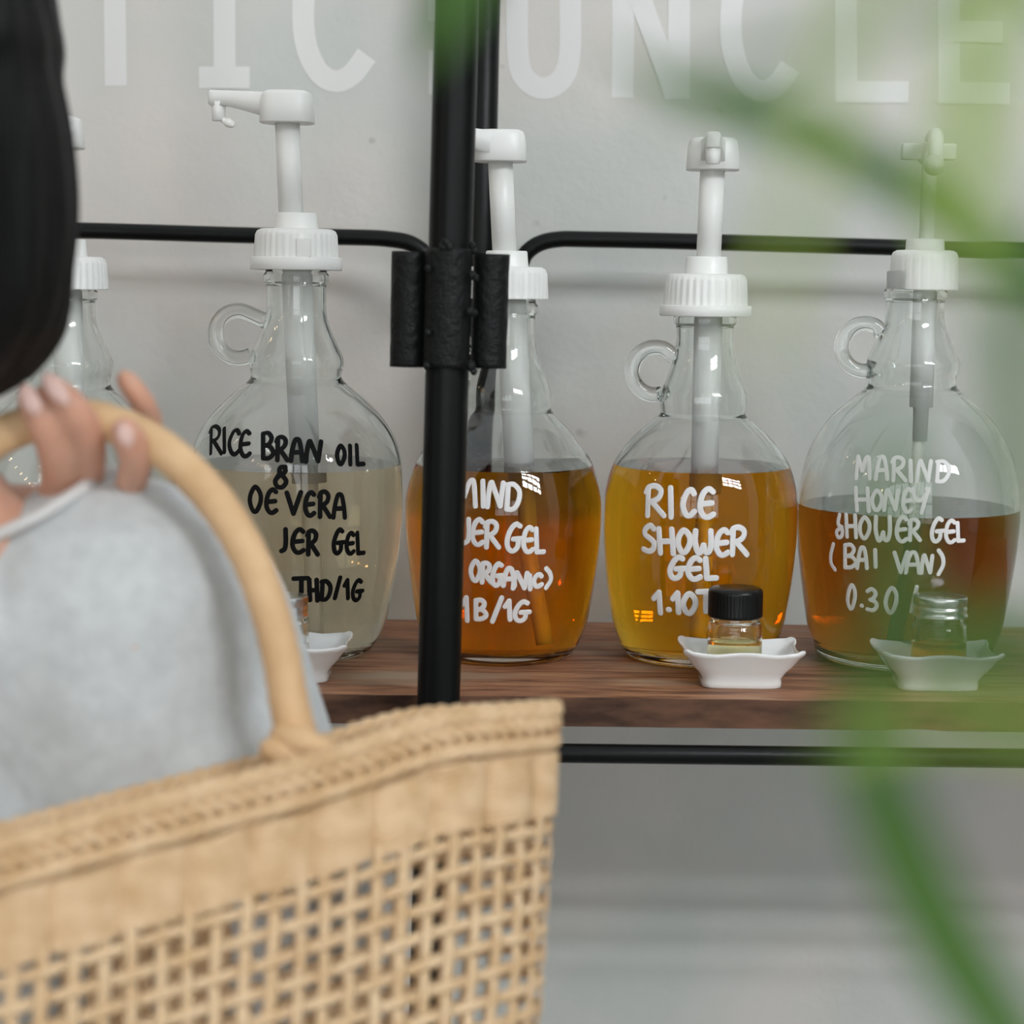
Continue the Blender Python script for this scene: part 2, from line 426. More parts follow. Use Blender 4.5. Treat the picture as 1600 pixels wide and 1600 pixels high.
# sleeves welded to the post
def sleeve(x0, y0, x1, y1, Y, rpx, seed):
    a, b = W(x0, y0, Y), W(x1, y1, Y)
    bm = bmesh.new(); r = rpx*PX(Y); path = [a.lerp(b, i/24) for i in range(25)]
    tube(bm, path, r, 32)
    for v in bm.verts:
        nz = noise.noise(v.co*90+Vector((seed,0,0)))
        v.co += Vector((nz, nz, 0))*.0004
    return radd('sleeve', bm, 'black_matte')
sleeve(641, 393, 638, 573, YP+.012, 29, 1)
sleeve(702, 388, 697, 574, YP-.003, 36, 2)
sleeve(768, 397, 763, 575, YP+.012, 28, 3)
for beads in (((697,380,9),(702,386,9),(693,386,8)),((738,384,6),(741,392,6)),((738,430,7),(743,434,6)),((734,487,7),(741,489,6)),((736,572,8),(740,580,6)),((669,420,6),),((669,520,6),),((667,572,6),)):
    bm = bmesh.new()
    for (x, y, r) in beads: ball(bm, W(x, y, YP-.017), r*PX(YP), 10, (1,.9,1.1))
    radd('weld_bead', bm, 'black_matte')
# thin back rails with bent ends
rr = 12.5*PX(YR)
P = [W(-900,346,YR), W(-200,354,YR), W(120,360,YR), W(400,368,YR), W(560,371,YR), W(610,374,YR), W(640,380,YR), W(662,394,YR), W(674,412,YR), W(695,440,YR), W(745,462,YR)]
bm = bmesh.new(); tube(bm, catmull(P, 8), rr, 20); radd('back_rail', bm)
P = [W(757,462,YR), W(795,440,YR), W(812,416,YR), W(822,396,YR), W(842,381,YR), W(872,374,YR), W(920,374,YR), W(1100,378,YR), W(1600,392,YR), W(2100,403,YR), W(2700,415,YR)]
bm = bmesh.new(); tube(bm, catmull(P, 8), rr, 20); radd('back_rail', bm)
# front rail under the plank and the cross bars that carry it
YF = 1.425
a, b = W(-900, 1156, YF), W(2600, 1197, YF)
bm = bmesh.new(); tube(bm, [a, b], 15.5*PX(YF), 24); radd('front_rail', bm)
PTH = .0225
for px in (690, -820, 2350):
    x = W(px, 1100, 1.5).x; z = shelf_z(x)-PTH
    bm = bmesh.new(); box(bm, x-.012, x+.012, 1.40, YR+.01, z-.022, z-.0005); bevel(bm, .002); radd('cross_bar', bm, smooth=False)

# ------------------------------------------------------------------ plank
bm = bmesh.new()
xl, xr, yf, yb = -.85, .95, W(700,1088,1.43).y, 1.76
nx, ny = 260, 10
yf = 1.428
def plank_v(i, j, top):
    x = xl+(xr-xl)*i/nx
    y = yf+(yb-yf)*j/ny
    z = shelf_z(x) - (0 if top else PTH)
    if j == 0:
        y += noise.noise(Vector((x*9, 3 if top else 8, 0)))*.0012
        if not top:
            ch = max(0, noise.noise(Vector((x*14, 21.3, 0)))-.12)
            z += ch*.010; y += ch*.003
        else: z += noise.noise(Vector((x*25, 1.7, 0)))*.0006
    return (x, y, z)
T_ = [[bm.verts.new(plank_v(i,j,True)) for j in range(ny+1)] for i in range(nx+1)]
B_ = [[bm.verts.new(plank_v(i,j,False)) for j in range(ny+1)] for i in range(nx+1)]
for i in range(nx):
    for j in range(ny):
        bm.faces.new((T_[i][j],T_[i+1][j],T_[i+1][j+1],T_[i][j+1])); bm.faces.new((B_[i][j],B_[i][j+1],B_[i+1][j+1],B_[i+1][j]))
    bm.faces.new((T_[i][0],B_[i][0],B_[i+1][0],T_[i+1][0])); bm.faces.new((T_[i][ny],T_[i+1][ny],B_[i+1][ny],B_[i][ny]))
for i in (0, nx):
    for j in range(ny): bm.faces.new((T_[i][j],T_[i][j+1],B_[i][j+1],B_[i][j]))
for v in bm.verts: v.co.z -= SZ
pl = obj('shelf_plank', bm, 'wood', loc=(0,0,SZ), smooth=False)
pl.data.materials.append(mat('darker_front_edge', (.17,.085,.052), .75, spec=.2, noise_col=(.06,.032,.022), nscale=22, stretch=(.9,1,3), bump=(.5,.003), detail=7))  # front faces get a darker mottled brown than the top
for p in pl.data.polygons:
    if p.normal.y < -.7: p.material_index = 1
tag(pl, 'rough brown wooden shelf plank carrying the row of glass pump bottles', 'shelf')

# ------------------------------------------------------------------ handwriting
FONT = {
 'R': [('s',[(.08,.0),(.10,.5),(.12,.95)]),('s',[(.0,.80),(.15,.96),(.5,1.0),(.78,.86),(.72,.64),(.45,.50),(.2,.46)]),('l',[(.3,.47),(.95,.0)])],
 'I': [('l',[(.45,1),(.55,0)])],
 'C': [('s',[(.92,.84),(.75,.98),(.45,.92),(.15,.62),(.08,.35),(.28,.06),(.6,.0),(.95,.16)])],
 'E': [('s',[(.92,.90),(.65,1.0),(.32,.86),(.12,.55),(.12,.25),(.35,.03),(.65,.0),(.95,.10)]),('l',[(.16,.46),(.85,.50)])],
 'B': [('l',[(.1,.98),(.12,.02)]),('s',[(.1,.98),(.55,1.0),(.8,.80),(.6,.58),(.25,.52)]),('s',[(.25,.52),(.7,.46),(.95,.22),(.6,.03),(.12,.02)])],
 'A': [('s',[(.02,.0),(.14,.5),(.35,.93),(.55,1.0),(.72,.90),(.88,.45),(.96,.0)]),('l',[(.14,.38),(.88,.40)])],
 'N': [('s',[(.04,.0),(.10,.5),(.22,.95),(.30,1.0)]),('l',[(.30,1.0),(.80,.03)]),('l',[(.80,.03),(.98,.98)])],
 'O': [('o',[(.5,1.0),(.15,.75),(.05,.4),(.3,.03),(.62,.02),(.93,.4),(.88,.75)])],
 '0': [('o',[(.55,1.0),(.2,.75),(.05,.35),(.3,.02),(.62,.03),(.93,.45),(.88,.8)])],
 'L': [('l',[(.2,1.0),(.3,.04)]),('l',[(.3,.04),(.95,.06)])],
 '&': [('s',[(.85,.98),(.5,.95),(.42,.75),(.62,.62),(.85,.78),(.8,.98)]),('o',[(.5,.58),(.12,.32),(.25,.04),(.65,.0),(.92,.25),(.75,.48)]),('l',[(.48,.72),(.12,.32)])],
 'V': [('l',[(.02,.97),(.48,.02)]),('l',[(.48,.02),(.97,1.0)])],
 'G': [('s',[(.85,.93),(.6,1.0),(.3,.80),(.08,.42),(.15,.1),(.42,.0),(.7,.15),(.75,.42)]),('l',[(.45,.44),(.98,.47)])],
 'T': [('l',[(.0,.97),(1.0,1.0)]),('l',[(.55,.97),(.55,.0)])],
 'H': [('l',[(.08,1.0),(.18,.02)]),('l',[(.85,.98),(.95,.0)]),('l',[(.1,.48),(.9,.50)])],
 'D': [('l',[(.15,.98),(.05,.05)]),('s',[(.05,.98),(.55,1.0),(.95,.72),(.85,.3),(.5,.04),(.05,.03)])],
 '/': [('l',[(.95,1.0),(.05,.0)])],
 '1': [('l',[(.05,.70),(.6,1.0)]),('l',[(.6,1.0),(.75,.0)])],
 'M': [('l',[(.03,.0),(.15,1.0)]),('l',[(.15,1.0),(.45,.35)]),('s',[(.45,.35),(.65,.85),(.78,.98),(.88,.85),(.95,.0)])],
 'S': [('s',[(.85,.88),(.6,1.0),(.22,.88),(.18,.66),(.5,.52),(.85,.35),(.85,.12),(.5,.0),(.08,.08)])],
 's': [('s',[(.45,1.0),(.3,.6),(.75,.35),(.7,.05),(.3,.0),(.15,.25),(.7,.45)])],
 'W': [('s',[(.08,1.0),(.06,.5),(.2,.05),(.35,.03),(.52,.35)]),('s',[(.52,.35),(.6,.06),(.8,.04),(.92,.4),(.9,1.0)])],
 'J': [('s',[(.85,1.0),(.88,.4),(.75,.1),(.4,.0)])],
 'Y': [('s',[(.05,1.0),(.15,.62),(.45,.50),(.8,.72),(.95,.95),(.85,.98)]),('s',[(.92,.9),(.75,.5),(.55,.0)])],
 '(': [('s',[(.55,1.0),(.2,.6),(.25,.25),(.8,.0)])],
 ')': [('s',[(.2,1.0),(.7,.75),(.8,.4),(.2,.0)])],
 '.': [('l',[(.4,.02),(.6,.0)])],
 '3': [('s',[(.1,.9),(.5,1.0),(.85,.8),(.6,.55),(.35,.5)]),('s',[(.35,.5),(.8,.4),(.95,.2),(.6,.0),(.1,.05)])],
}
def stroke_points(ch, x0, x1, yt, yb):
    res = []
    for kind, P in FONT[ch]:
        Q = [Vector((x0+(x1-x0)*a, yb+(yt-yb)*b, 0)) for a, b in P]
        if kind == 's': Q = catmull(Q, 6)
        elif kind == 'o': Q = catmull(Q, 6, True); Q.append(Q[0].copy()); Q.append(Q[1].copy())
        else: Q = [Q[0].lerp(Q[1], i/8) for i in range(9)]
        res.append(Q)
    return res

# ------------------------------------------------------------------ glass pump bottles
def bottle_profile(tab, cx, ):
    """photo measurements (row, half width) -> (height above shelf, radius)"""
    base = W(cx, 1021, YB).z; s = PX(YB)
    zs = []
    for py, hw in tab: zs.append((W(cx, py, YB).z-base, hw*s))
    return zs
def densify(prof, n=5):
    P = catmull([(z, r, 0) for z, r in prof], n); return [(p.x, p.y) for p in P]

def make_bottle(label, cx, tab, level_py, sigma, pump, writing=None, pen='whitepen', stroke=8, under=None, handle=(-80, 76)):
    X = W(cx, 850, YB).x; z0 = shelf_z(X)
    root = thing('pump_bottle', label, 'bottle', (X, YB, z0), 'glass pump bottles on the shelf'); root.rotation_euler.y = -SLOPE
    base_py = 1021
    def zof(py): return W(cx, py, YB).z - z0
    s = PX(YB)
    prof = [(zof(py), hw*s) for py, hw in tab]       # top to bottom
    prof.reverse()
    zb = prof[0]
    rb0 = prof[0][1]
    foot = [(0.0, rb0*.80), (.0015, rb0*.90), (.006, rb0*.975)]
    body = densify(foot+[p for p in prof if p[0] > .011], 5)
    ztop = prof[-1][0]; rn = prof[-1][1]
    ringh = 17*s
    lip = [(ztop+.0008, rn+2.8*s), (ztop+.002, rn+3.6*s), (ztop+ringh-.002, rn+3.6*s), (ztop+ringh-.0008, rn+2.6*s), (ztop+ringh, rn+1*s)]
    neck = [(ztop+ringh+.002, rn), (ztop+ringh+.014, rn), (ztop+ringh+.015, rn-.0015)]
    outer = body+lip+neck
    lv = zof(level_py)
    TH = .0034
    def outer_r(z): return interp(body, z)
    # inner wall
    inner = []
    for i, (z, r) in enumerate(body):
        if z < .012: continue
        th = TH + (.002*math.exp(-(z-.012)/.02))
        inner.append((z, r-th))
    inner += [(ztop+.004, rn-TH), (ztop+ringh+.0148, rn-TH)]
    def inner_r(z): return interp(inner, z)
    # glass: outside whole, inside above the liquid
    bm = bmesh.new(); SEG = 96
    f, l_ = lathe(bm, outer, SEG, True, False)
    top_in = [(lv, inner_r(lv))]+[p for p in inner if p[0] > lv+.0006]
    top_in = list(reversed(top_in))
    prev = l_
    for z, r in top_in:
        v = ring(bm, [(r*math.cos(2*PI*i/SEG), r*math.sin(2*PI*i/SEG), z) for i in range(SEG)])
        bridge(bm, prev, v); prev = v
    bmesh.ops.recalc_face_normals(bm, faces=bm.faces)
    # outward check
    bm.faces.ensure_lookup_table()
    bm.normal_update()
    k = min(bm.faces, key=lambda q: q.calc_center_median().z)
    if k.normal.z > 0: bmesh.ops.reverse_faces(bm, faces=bm.faces[:])
    obj('glass_jug', bm, 'glass', root, fix=False)
    # ring handle at the neck
    hx, hz = handle[0]*s, ztop-handle[1]*s
    bm = bmesh.new(); pts = []
    rc = 35*s
    zt_, zb2 = hz+rc*.62, hz-rc*.9
    pts = [(-(outer_r(zt_)-.0008), 0, zt_)]
    for k in range(13):
        a = math.radians(62+ (292-62)*k/12)
        pts.append((hx+rc*1.02*math.cos(a), 0, hz+rc*1.05*math.sin(a)))
    pts.append((-(outer_r(zb2)-.0008), 0, zb2))
    tube(bm, catmull(pts, 5), 12*s, 20); obj('ring_handle', bm, 'glass', root)
    # liquid
    lp = [(.0095, 0.0005), (.0095, inner_r(.012)*.7), (.0102, inner_r(.012)*.92)]+[p for p in inner if .012 <= p[0] < lv-.0006]+[(lv, inner_r(lv))]
    bm = bmesh.new(); lathe(bm, lp, SEG, True, True)
    bmesh.ops.recalc_face_normals(bm, faces=bm.faces)
    lo = obj('liquid', bm, liquid_mat('liquid', sigma, lv, (zof(under[0]), under[1]) if under else None), root, fix=False)
    for p in lo.data.polygons:
        if p.normal.z > .99 and p.center.z > lv-.0005: p.use_smooth = False
    # writing
    if writing:
        bm = bmesh.new()
        def surf(px, py):
            Y = YB-.07
            for _ in range(8):
                q = W(px, py, Y); r = outer_r(q.z-z0); dx = q.x-X
                Y = YB-math.sqrt(max(1e-8, r*r-dx*dx))
            q = W(px, py, Y); lz = q.z-z0
            slope = (outer_r(lz+.002)-outer_r(lz-.002))/.004
            nrm = Vector((q.x-X, q.y-YB, 0)).normalized(); nrm.z = -slope; nrm.normalize()
            return Vector((q.x-X, q.y-YB, lz)), nrm
        for (ch, x0, x1, yt, yb_) in writing:
            for Q in stroke_points(ch, x0, x1, yt, yb_):
                pp, nn = [], []
                for q in Q:
                    a, b = surf(q.x, q.y); pp.append(a+b*.00015); nn.append(b)
                tube(bm, pp, stroke/2*s*.97, 10, flat=(1, .09), ups=nn, round_ends=True)
        obj('lettering', bm, pen, root)
    # pump
    pump(root, zof, s, X, cx, rn, ztop+ringh, inner_r, lv)
    return root

def mk_pump(hx_top, head_py, spout, flange, cap_py, shaft_px, collar_py, tube_spec, shaft_hw=19):
    """standard white lotion pump; heights are photo rows, offsets photo pixels from the bottle axis"""
    def build(root, zof, s, X, cx, rn, zneck, inner_r, lv):
        c0 = cap_py[0]; c1 = cap_py[1]
        zc0, zc1 = zof(c1), zof(c0)              # cap bottom, top
        def rib(k, i): return 1.0 if k in (0, 5, 6) else (1.0 if (i % 4) < 2 else .975)
        capR = 65*s
        pump = None
        bm = bmesh.new()
        lathe(bm, [(zc0, capR), (zc0+.001, capR*1.005), (zc0+(zc1-zc0)*.35, capR*.995), (zc0+(zc1-zc0)*.78, capR*.975), (zc0+(zc1-zc0)*.80, capR*.972), (zc0+(zc1-zc0)*.93, capR*.93), (zc1, capR*.84)], 144, True, True, rib=rib)
        cap = obj('screw_cap', bm, 'plastic', root)
        if flange:
            bm = bmesh.new(); zf0, zf1 = zof(flange), zc0+.0005
            lathe(bm, [(zf0, 70*s), (zf0+.0006, 71*s), (zf1-.0006, 71*s), (zf1, 70*s)], 64); obj('cap_flange', bm, 'plastic', cap)
            if spout == 'left':
                bm = bmesh.new(); box(bm, -.006, .006, -.0025, .0015, 0, .016); bevel(bm, .0012)
                for v in bm.verts: v.co += Vector((18*s, -math.sqrt((64*s)**2-(18*s)**2), zf1-.001))
                obj('tear_tab', bm, 'plastic', cap)
        # collar
        zk0, zk1 = zof(collar_py[1]), zof(collar_py[0])
        bm = bmesh.new(); lathe(bm, [(zk0-.002, 34*s), (zk0, 34*s), (zk1-.001, 32*s), (zk1, 30.5*s)], 48); obj('collar', bm, 'plastic', root)
        # shaft
        dxt, dxb = shaft_px
        hz = zof(head_py[1])
        bm = bmesh.new(); tube(bm, [(dxb*s, 0, zk1-.002), (dxt*s, 0, hz+.004)], shaft_hw*s, 32); obj('plunger', bm, 'plastic', root)
        # head
        ztop = zof(head_py[0]); h = ztop-hz
        bm = bmesh.new(); R = 41*s
        def sq(r, z, n=48, e=3.2):
            pts = []
            for i in range(n):
                a = 2*PI*i/n; c, d = math.cos(a), math.sin(a)
                q = (abs(c)**e+abs(d)**e)**(-1/e)
                x_, y_ = r*q*c, r*q*d
                if spout == 'left_front': x_, y_ = x_*math.cos(.75)+y_*math.sin(.75), -x_*math.sin(.75)+y_*math.cos(.75)
                pts.append((x_, y_, z))
            return pts
        prev = None
        for z, r in ((0, R*.98), (.0005, R), (h*.55, R*.97), (h*.85, R*.92), (h*.95, R*.86), (h, R*.74)):
            v = ring(bm, sq(r, z)); 
            if prev: bridge(bm, prev, v)
            else: bm.faces.new(list(reversed(v)))
            prev = v
        bm.faces.new(prev)
        ang = {'left': PI*.985, 'left_front': PI+.75, 'front': -PI/2-.10, 'left_hidden': PI*1.03}[spout]
        head = obj('pump_head', bm, 'plastic', root, loc=(dxt*s, 0, hz))
        head.rotation_euler = (0, 0, ang)
        # spout: tapering arm out of the head
        bm = bmesh.new(); L = 118*s; prev = None
        for q in range(13):
            t = q/12; x = R*.35+(L-R*.35)*t
            zt = h*.96+t*h*.06
            zb_ = h*(.08+.45*min(1, t*1.35)**.9)
            hw = (22-11.5*min(1, t*1.25))*s
            v = ring(bm, [(x, -hw, zb_), (x, hw, zb_), (x, hw*1.0, zt-.0022), (x, hw*.8, zt-.0006), (x, hw*.4, zt), (x, -hw*.4, zt), (x, -hw*.8, zt-.0006), (x, -hw*1.0, zt-.0022)])
            if prev: bridge(bm, prev, v)
            else: bm.faces.new(list(reversed(v)))
            prev = v
        v = ring(bm, [((a.co.x+.0012), a.co.y*.8, (a.co.z-h*.78)*.85+h*.78) for a in prev]); bridge(bm, prev, v); bm.faces.new(v)
        obj('spout', bm, 'plastic', head)
        bm = bmesh.new(); lathe(bm, [(h*.06, 9*s), (h*.07, 10*s), (h*.66, 11.5*s)], 24, centre=(L-12*s, 0)); obj('nozzle', bm, 'plastic', head)
        if spout == 'left':
            bm = bmesh.new(); ball(bm, (L-28*s, .001, 0), 8*s, 12, (1,.9,.9)); ball(bm, (L-32*s, .001, -.001), 6*s, 12)
            ball(bm, (L-20*s, .001, .002), 5*s, 10); obj('drip', bm, 'plastic2', head)
        # body of the pump inside the bottle and its dip tube
        pts, rr_, tip = tube_spec
        z_end = zof(tip)
        a = Vector((pts[0]*s, 0, zc0)); b = Vector((pts[1]*s, 0, z_end))
        bm = bmesh.new(); tube(bm, [a, a.lerp(b, .88), a.lerp(b, .885), b], [rr_*s, rr_*s*.97, rr_*s*.86, rr_*s*.84], 32)
        hs = obj('pump_barrel', bm, 'plastic2', root)
        e = Vector((pts[2]*s, 0.0, .018))
        m1 = Vector((b.x+(b.x-a.x)*.25+.0, 0, b.z*.6))
        bm = bmesh.new(); tube(bm, catmull([b+(a-b)*.02, b.lerp(m1, .5), m1, e], 8), 10.5*s, 20); obj('dip_tube', bm, 'tube', root)
    return build

def gooseneck(root, zof, s, X, cx, rn, zneck, inner_r, lv):
    """pump with a curved tube spout that points at the viewer"""
    ox = 12*s
    zc0, zc1 = zof(453), zof(391)
    def rib(k, i): return 1.0 if k in (0, 5, 6) else (1.0 if (i % 6) < 5 else .985)
    bm = bmesh.new(); R = 52*s
    lathe(bm, [(zc0, R), (zc0+.001, R*1.01), (zc0+(zc1-zc0)*.4, R), (zc0+(zc1-zc0)*.75, R*.985), (zc0+(zc1-zc0)*.86, R*.975), (zc0+(zc1-zc0)*.95, R*.93), (zc1, R*.82)], 144, centre=(ox, 0), rib=rib)
    obj('screw_cap', bm, 'plastic', root)
    bm = bmesh.new(); lathe(bm, [(zc1-.001, 30*s), (zof(376), 29*s), (zof(373), 27*s)], 40, centre=(ox, 0)); obj('collar', bm, 'plastic', root)
    bm = bmesh.new(); lathe(bm, [(zof(376), 11.5*s), (zof(240), 11.5*s)], 28, centre=(ox+2*s, 0)); obj('plunger', bm, 'plastic', root)
    zh0, zh1 = zof(250), zof(224)
    bm = bmesh.new()
    box(bm, ox-42*s, ox+42*s, -9*s, 9*s, zh0, zh1); bevel(bm, 4*s, 3)
    lathe(bm, [(zh0-6*s, 14*s), (zh0, 17*s), (zh1, 17*s), (zh1+3*s, 13*s)], 28, centre=(ox+2*s, 0))
    head = obj('pump_head', bm, 'plastic', root)
    P = [(ox+2*s, 0, zh0+4*s), (ox+3*s, -6*s, zh1+4*s), (ox+3*s, -24*s, zh1+10*s), (ox-3*s, -60*s, zh1+6*s), (ox-8*s, -85*s, zh1-8*s), (ox-10*s, -98*s, zh1-26*s), (ox-11*s, -103*s, zh1-40*s)]
    bm = bmesh.new(); tube(bm, catmull(P, 8), 11.5*s, 24); obj('spout', bm, 'plastic', head)
    bm = bmesh.new(); e = Vector((ox-16*s, -116*s, zof(266))); tube(bm, [e, e+Vector((2*s, 16*s, 4*s))], 15*s, 28); obj('nozzle', bm, 'plastic', head)
    za, zb_, zc_ = zof(455), zof(638), zof(690)
    bm = bmesh.new(); lathe(bm, [(zc_, 11.5*s), (zb_, 12*s), (zb_+.0004, 18*s), (za, 18.5*s)], 32, centre=(ox+3*s, 0)); obj('pump_barrel', bm, 'plastic2', root)
    bm = bmesh.new(); tube(bm, [(ox+1*s, 0, zc_+.001), (ox-6*s, 0, .1), (ox-18*s, .01, .018)], 9*s, 20); obj('dip_tube', bm, 'tube', root)

BIG2 = [(443,47),(470,46.5),(495,48),(520,56),(540,65),(557,72.5),(568,74),(578,71),(588,70),(596,75),(606,87),(625,109),(650,133),(680,152),(715,163),(760,166),(806,166),(841,163.5),(892,158),(944,148),(978,138),(1003,126)]
BIG5 = [(469,45),(490,45),(510,48),(530,56),(550,65),(566,71.5),(576,71),(590,67),(603,68),(612,76),(625,92),(657,127),(705,155),(752,167),(800,172),(840,170),(873,167),(924,160),(976,151),(1003,140)]
SMALL4 = [(508,45),(530,44),(550,46),(575,52),(597,60),(614,66.5),(628,68),(640,66.5),(648,67),(657,78),(680,104),(700,121),(725,137.5),(760,148),(790,150.5),(825,151),(850,150),(900,146),(950,139),(985,130),(1005,121)]
SMALL3 = [(491,46),(530,46),(560,52),(585,62),(605,70),(620,73),(632,72),(640,73),(650,81),(670,101),(700,123),(715,135),(740,144),(773,152),(800,153.5),(840,152),(890,147),(940,140),(975,132),(1005,120)]

W2 = [('R',326,345,667,709),('I',345,352,670,707),('C',355,373,672,710),('E',372,389,674,713),
      ('B',407,426,677,717),('R',430,448,683,719),('A',452,471,686,720),('N',475,500,689,721),
      ('O',524,537,696,724),('I',542,548,696,725),('L',552,567,695,726),
      ('&',426,447,729,761),('O',388,407,761,799),('E',413,431,765,801),
      ('V',446,469,769,803),('E',474,490,769,805),('R',497,515,768,807),('A',519,538,772,808),
      ('J',433,447,827,861),('E',454,474,827,863),('R',479,496,829,866),('G',519,536,827,864),('E',539,552,832,864),('L',554,568,832,865),
      ('T',458,480,903,937),('H',481,496,905,938),('D',501,516,908,937),('/',522,531,902,934),('1',537,545,906,934),('G',549,566,906,937)]
W3 = [('M',708,743,750,791),('I',749,757,752,791),('N',759,785,754,792),('D',789,811,757,797),
      ('J',718,733,812,849),('E',735,754,812,851),('R',757,779,815,855),('G',789,815,819,861),('E',815,832,824,862),('L',833,849,826,864),
      ('O',734,750,877,907),('R',751,767,880,910),('G',767,785,881,915),('A',785,804,888,915),('N',800,823,895,919),('I',823,831,899,920),('C',832,846,897,916),(')',850,862,888,918),
      ('1',722,732,934,970),('B',741,760,938,968),('/',768,784,934,971),('1',788,799,939,968),('G',802,827,940,970)]
W4 = [('R',1008,1037,760,806),('I',1041,1052,763,808),('C',1064,1084,765,806),('E',1090,1114,764,808),
      ('S',1003,1023,822,862),('H',1026,1052,827,865),('O',1057,1078,829,863),('W',1083,1112,830,864),('E',1116,1137,828,867),('R',1141,1167,824,866),
      ('G',1044,1069,871,904),('E',1072,1094,872,905),('L',1097,1119,873,905),
      ('1',1020,1035,926,958),('.',1042,1047,952,953),('1',1050,1063,927,957),('O',1066,1087,928,958),('T',1090,1113,924,955)]
W5 = [('M',1335,1358,714,748),('A',1366,1385,714,749),('R',1392,1414,715,751),('I',1416,1426,720,752),('N',1430,1453,720,752),('D',1461,1482,721,753),
      ('H',1333,1357,763,799),('O',1360,1377,767,797),('N',1379,1402,766,797),('E',1408,1423,764,800),('Y',1424,1450,763,801),
      ('s',1304,1318,805,840),('H',1319,1337,805,840),('O',1341,1358,809,841),('W',1365,1391,808,845),('E',1398,1416,808,846),('R',1419,1437,812,844),
      ('G',1453,1473,810,846),('E',1475,1491,813,847),('L',1492,1505,817,846),
      ('(',1295,1306,851,891),('B',1317,1337,852,888),('A',1338,1354,856,888),('I',1362,1371,860,886),('V',1396,1417,863,895),('A',1414,1436,863,895),('N',1438,1456,868,895),(')',1463,1475,860,897),
      ('0',1323,1336,915,951),('.',1344,1348,946,947),('3',1353,1370,921,954),('0',1382,1401,919,957),('/',1423,1432,917,956)]

BIG1 = [(p+14, h) for p, h in BIG5[:8]]+BIG5[8:]
make_bottle('clear glass pump bottle farthest left, half hidden behind the dark hair and the hand', 107, [(p, h) for p, h in BIG5], 790, (1.2,1.6,3.0),
    mk_pump(-5, (183,232), 'left_hidden', None, (401,452), (-10,-5), (374,401), ((2,8,-4), 23, 745)))
make_bottle('glass pump bottle of pale liquid, black handwriting reading rice bran oil', 462, BIG2, 724, (1.3,2.1,4.0),
    mk_pump(-14, (143,193), 'left', 422, (358,403), (-14,-8), (333,360), ((0,15,22), 24, 752)), W2, 'blackpen', 7.6, handle=(-90, 80))
make_bottle('glass pump bottle of dark orange liquid behind the black post', 785, SMALL3, 726, (4.6,10.5,34),
    mk_pump(-13, (204,253), 'left_front', None, (417,467), (-12,-3), (392,418), ((8,26,50), 24, 765)), W3, 'whitepen', 8.4, under=(806, (.25,9.5,40)))
make_bottle('glass pump bottle of golden yellow liquid, white handwriting reading rice shower gel', 1092, SMALL4, 728, (.3,6.2,32),
    mk_pump(6, (216,266), 'front', 494, (428,478), (6,3), (401,428), ((5,5,0), 22, 775)), W4, 'whitepen', 9.6, handle=(-76, 72))
make_bottle('glass pump bottle of brown liquid with curved spout, farthest right', 1415, BIG5, 790, (8.0,17,34), gooseneck, W5, 'whitepen', 6.8, handle=(-76, 74))

# ------------------------------------------------------------------ dishes and sample jars
YD = 1.488
def make_dish(cx, label):
    X = W(cx, 1050, YD).x
    s = PX(YD); a, b = 100*s, 72*s; hz = 58*s
    bm = bmesh.new(); N = 96
    def plan(i, k, z, ear=0):
        t = 2*PI*i/N; c, d = math.cos(t), math.sin(t)
        q = (abs(c)**5+abs(d)**5)**(-1/5)
        x, y = c*q, d*q
        cor = max(0, abs(x)*abs(y)-.45)/.55         # 1 at the corners
        side = max(0, 1-abs(y)/.55) if abs(x) > .9 else 0
        xx = x*(k[0]+ear*(cor**1.3)*.25-ear*side*.02); yy = y*(k[1]+ear*(cor**1.5)*.06)
        zz = z
        if ear:
            front = math.cos(x*PI*1.15) if abs(y) > .9 else 0
            zz = z + ear*(cor**1.4*.0072 + (front*.0016 if abs(y) > .9 else -.002*(1-abs(y))))
        return (a*xx, b*yy, zz)
    rings_ = []
    outer = [((.61,.60),0,0),((.635,.63),.0008,0),((.635,.63),.004,0),((.63,.625),.0075,0),((.70,.70),.0125,.1),((.80,.80),.0180,.25),((.86,.88),.0235,.6),((.90,.95),hz-.003,.95),((.915,.98),hz-.001,1)]
    lip = [((.905,.97),hz+.0006,1),((.88,.945),hz+.0004,1)]
    inner = [((.845,.89),hz-.004,.9),((.77,.79),.0205,.4),((.66,.665),.0145,.1),((.58,.585),.0098,0),((.3,.3),.0092,0)]
    prev = None
    for k, z, ear in outer+lip+inner:
        v = ring(bm, [plan(i, k, z, ear) for i in range(N)])
        if prev: bridge(bm, prev, v)
        else: bm.faces.new(list(reversed(v)))
        prev = v
    bm.faces.new(prev)
    o = obj('ceramic_dish', bm, 'ceramic', loc=(X, YD, shelf_z(X))); o.rotation_euler.y = -SLOPE
    return tag(o, label, 'dish', 'white dishes on the shelf')
make_dish(453, 'small white ceramic dish behind the basket handle, below the pale bottle')
make_dish(1156, 'small white ceramic dish holding the black-lidded jar')
make_dish(1461, 'small white ceramic dish on the right, seen through blurred green leaves')

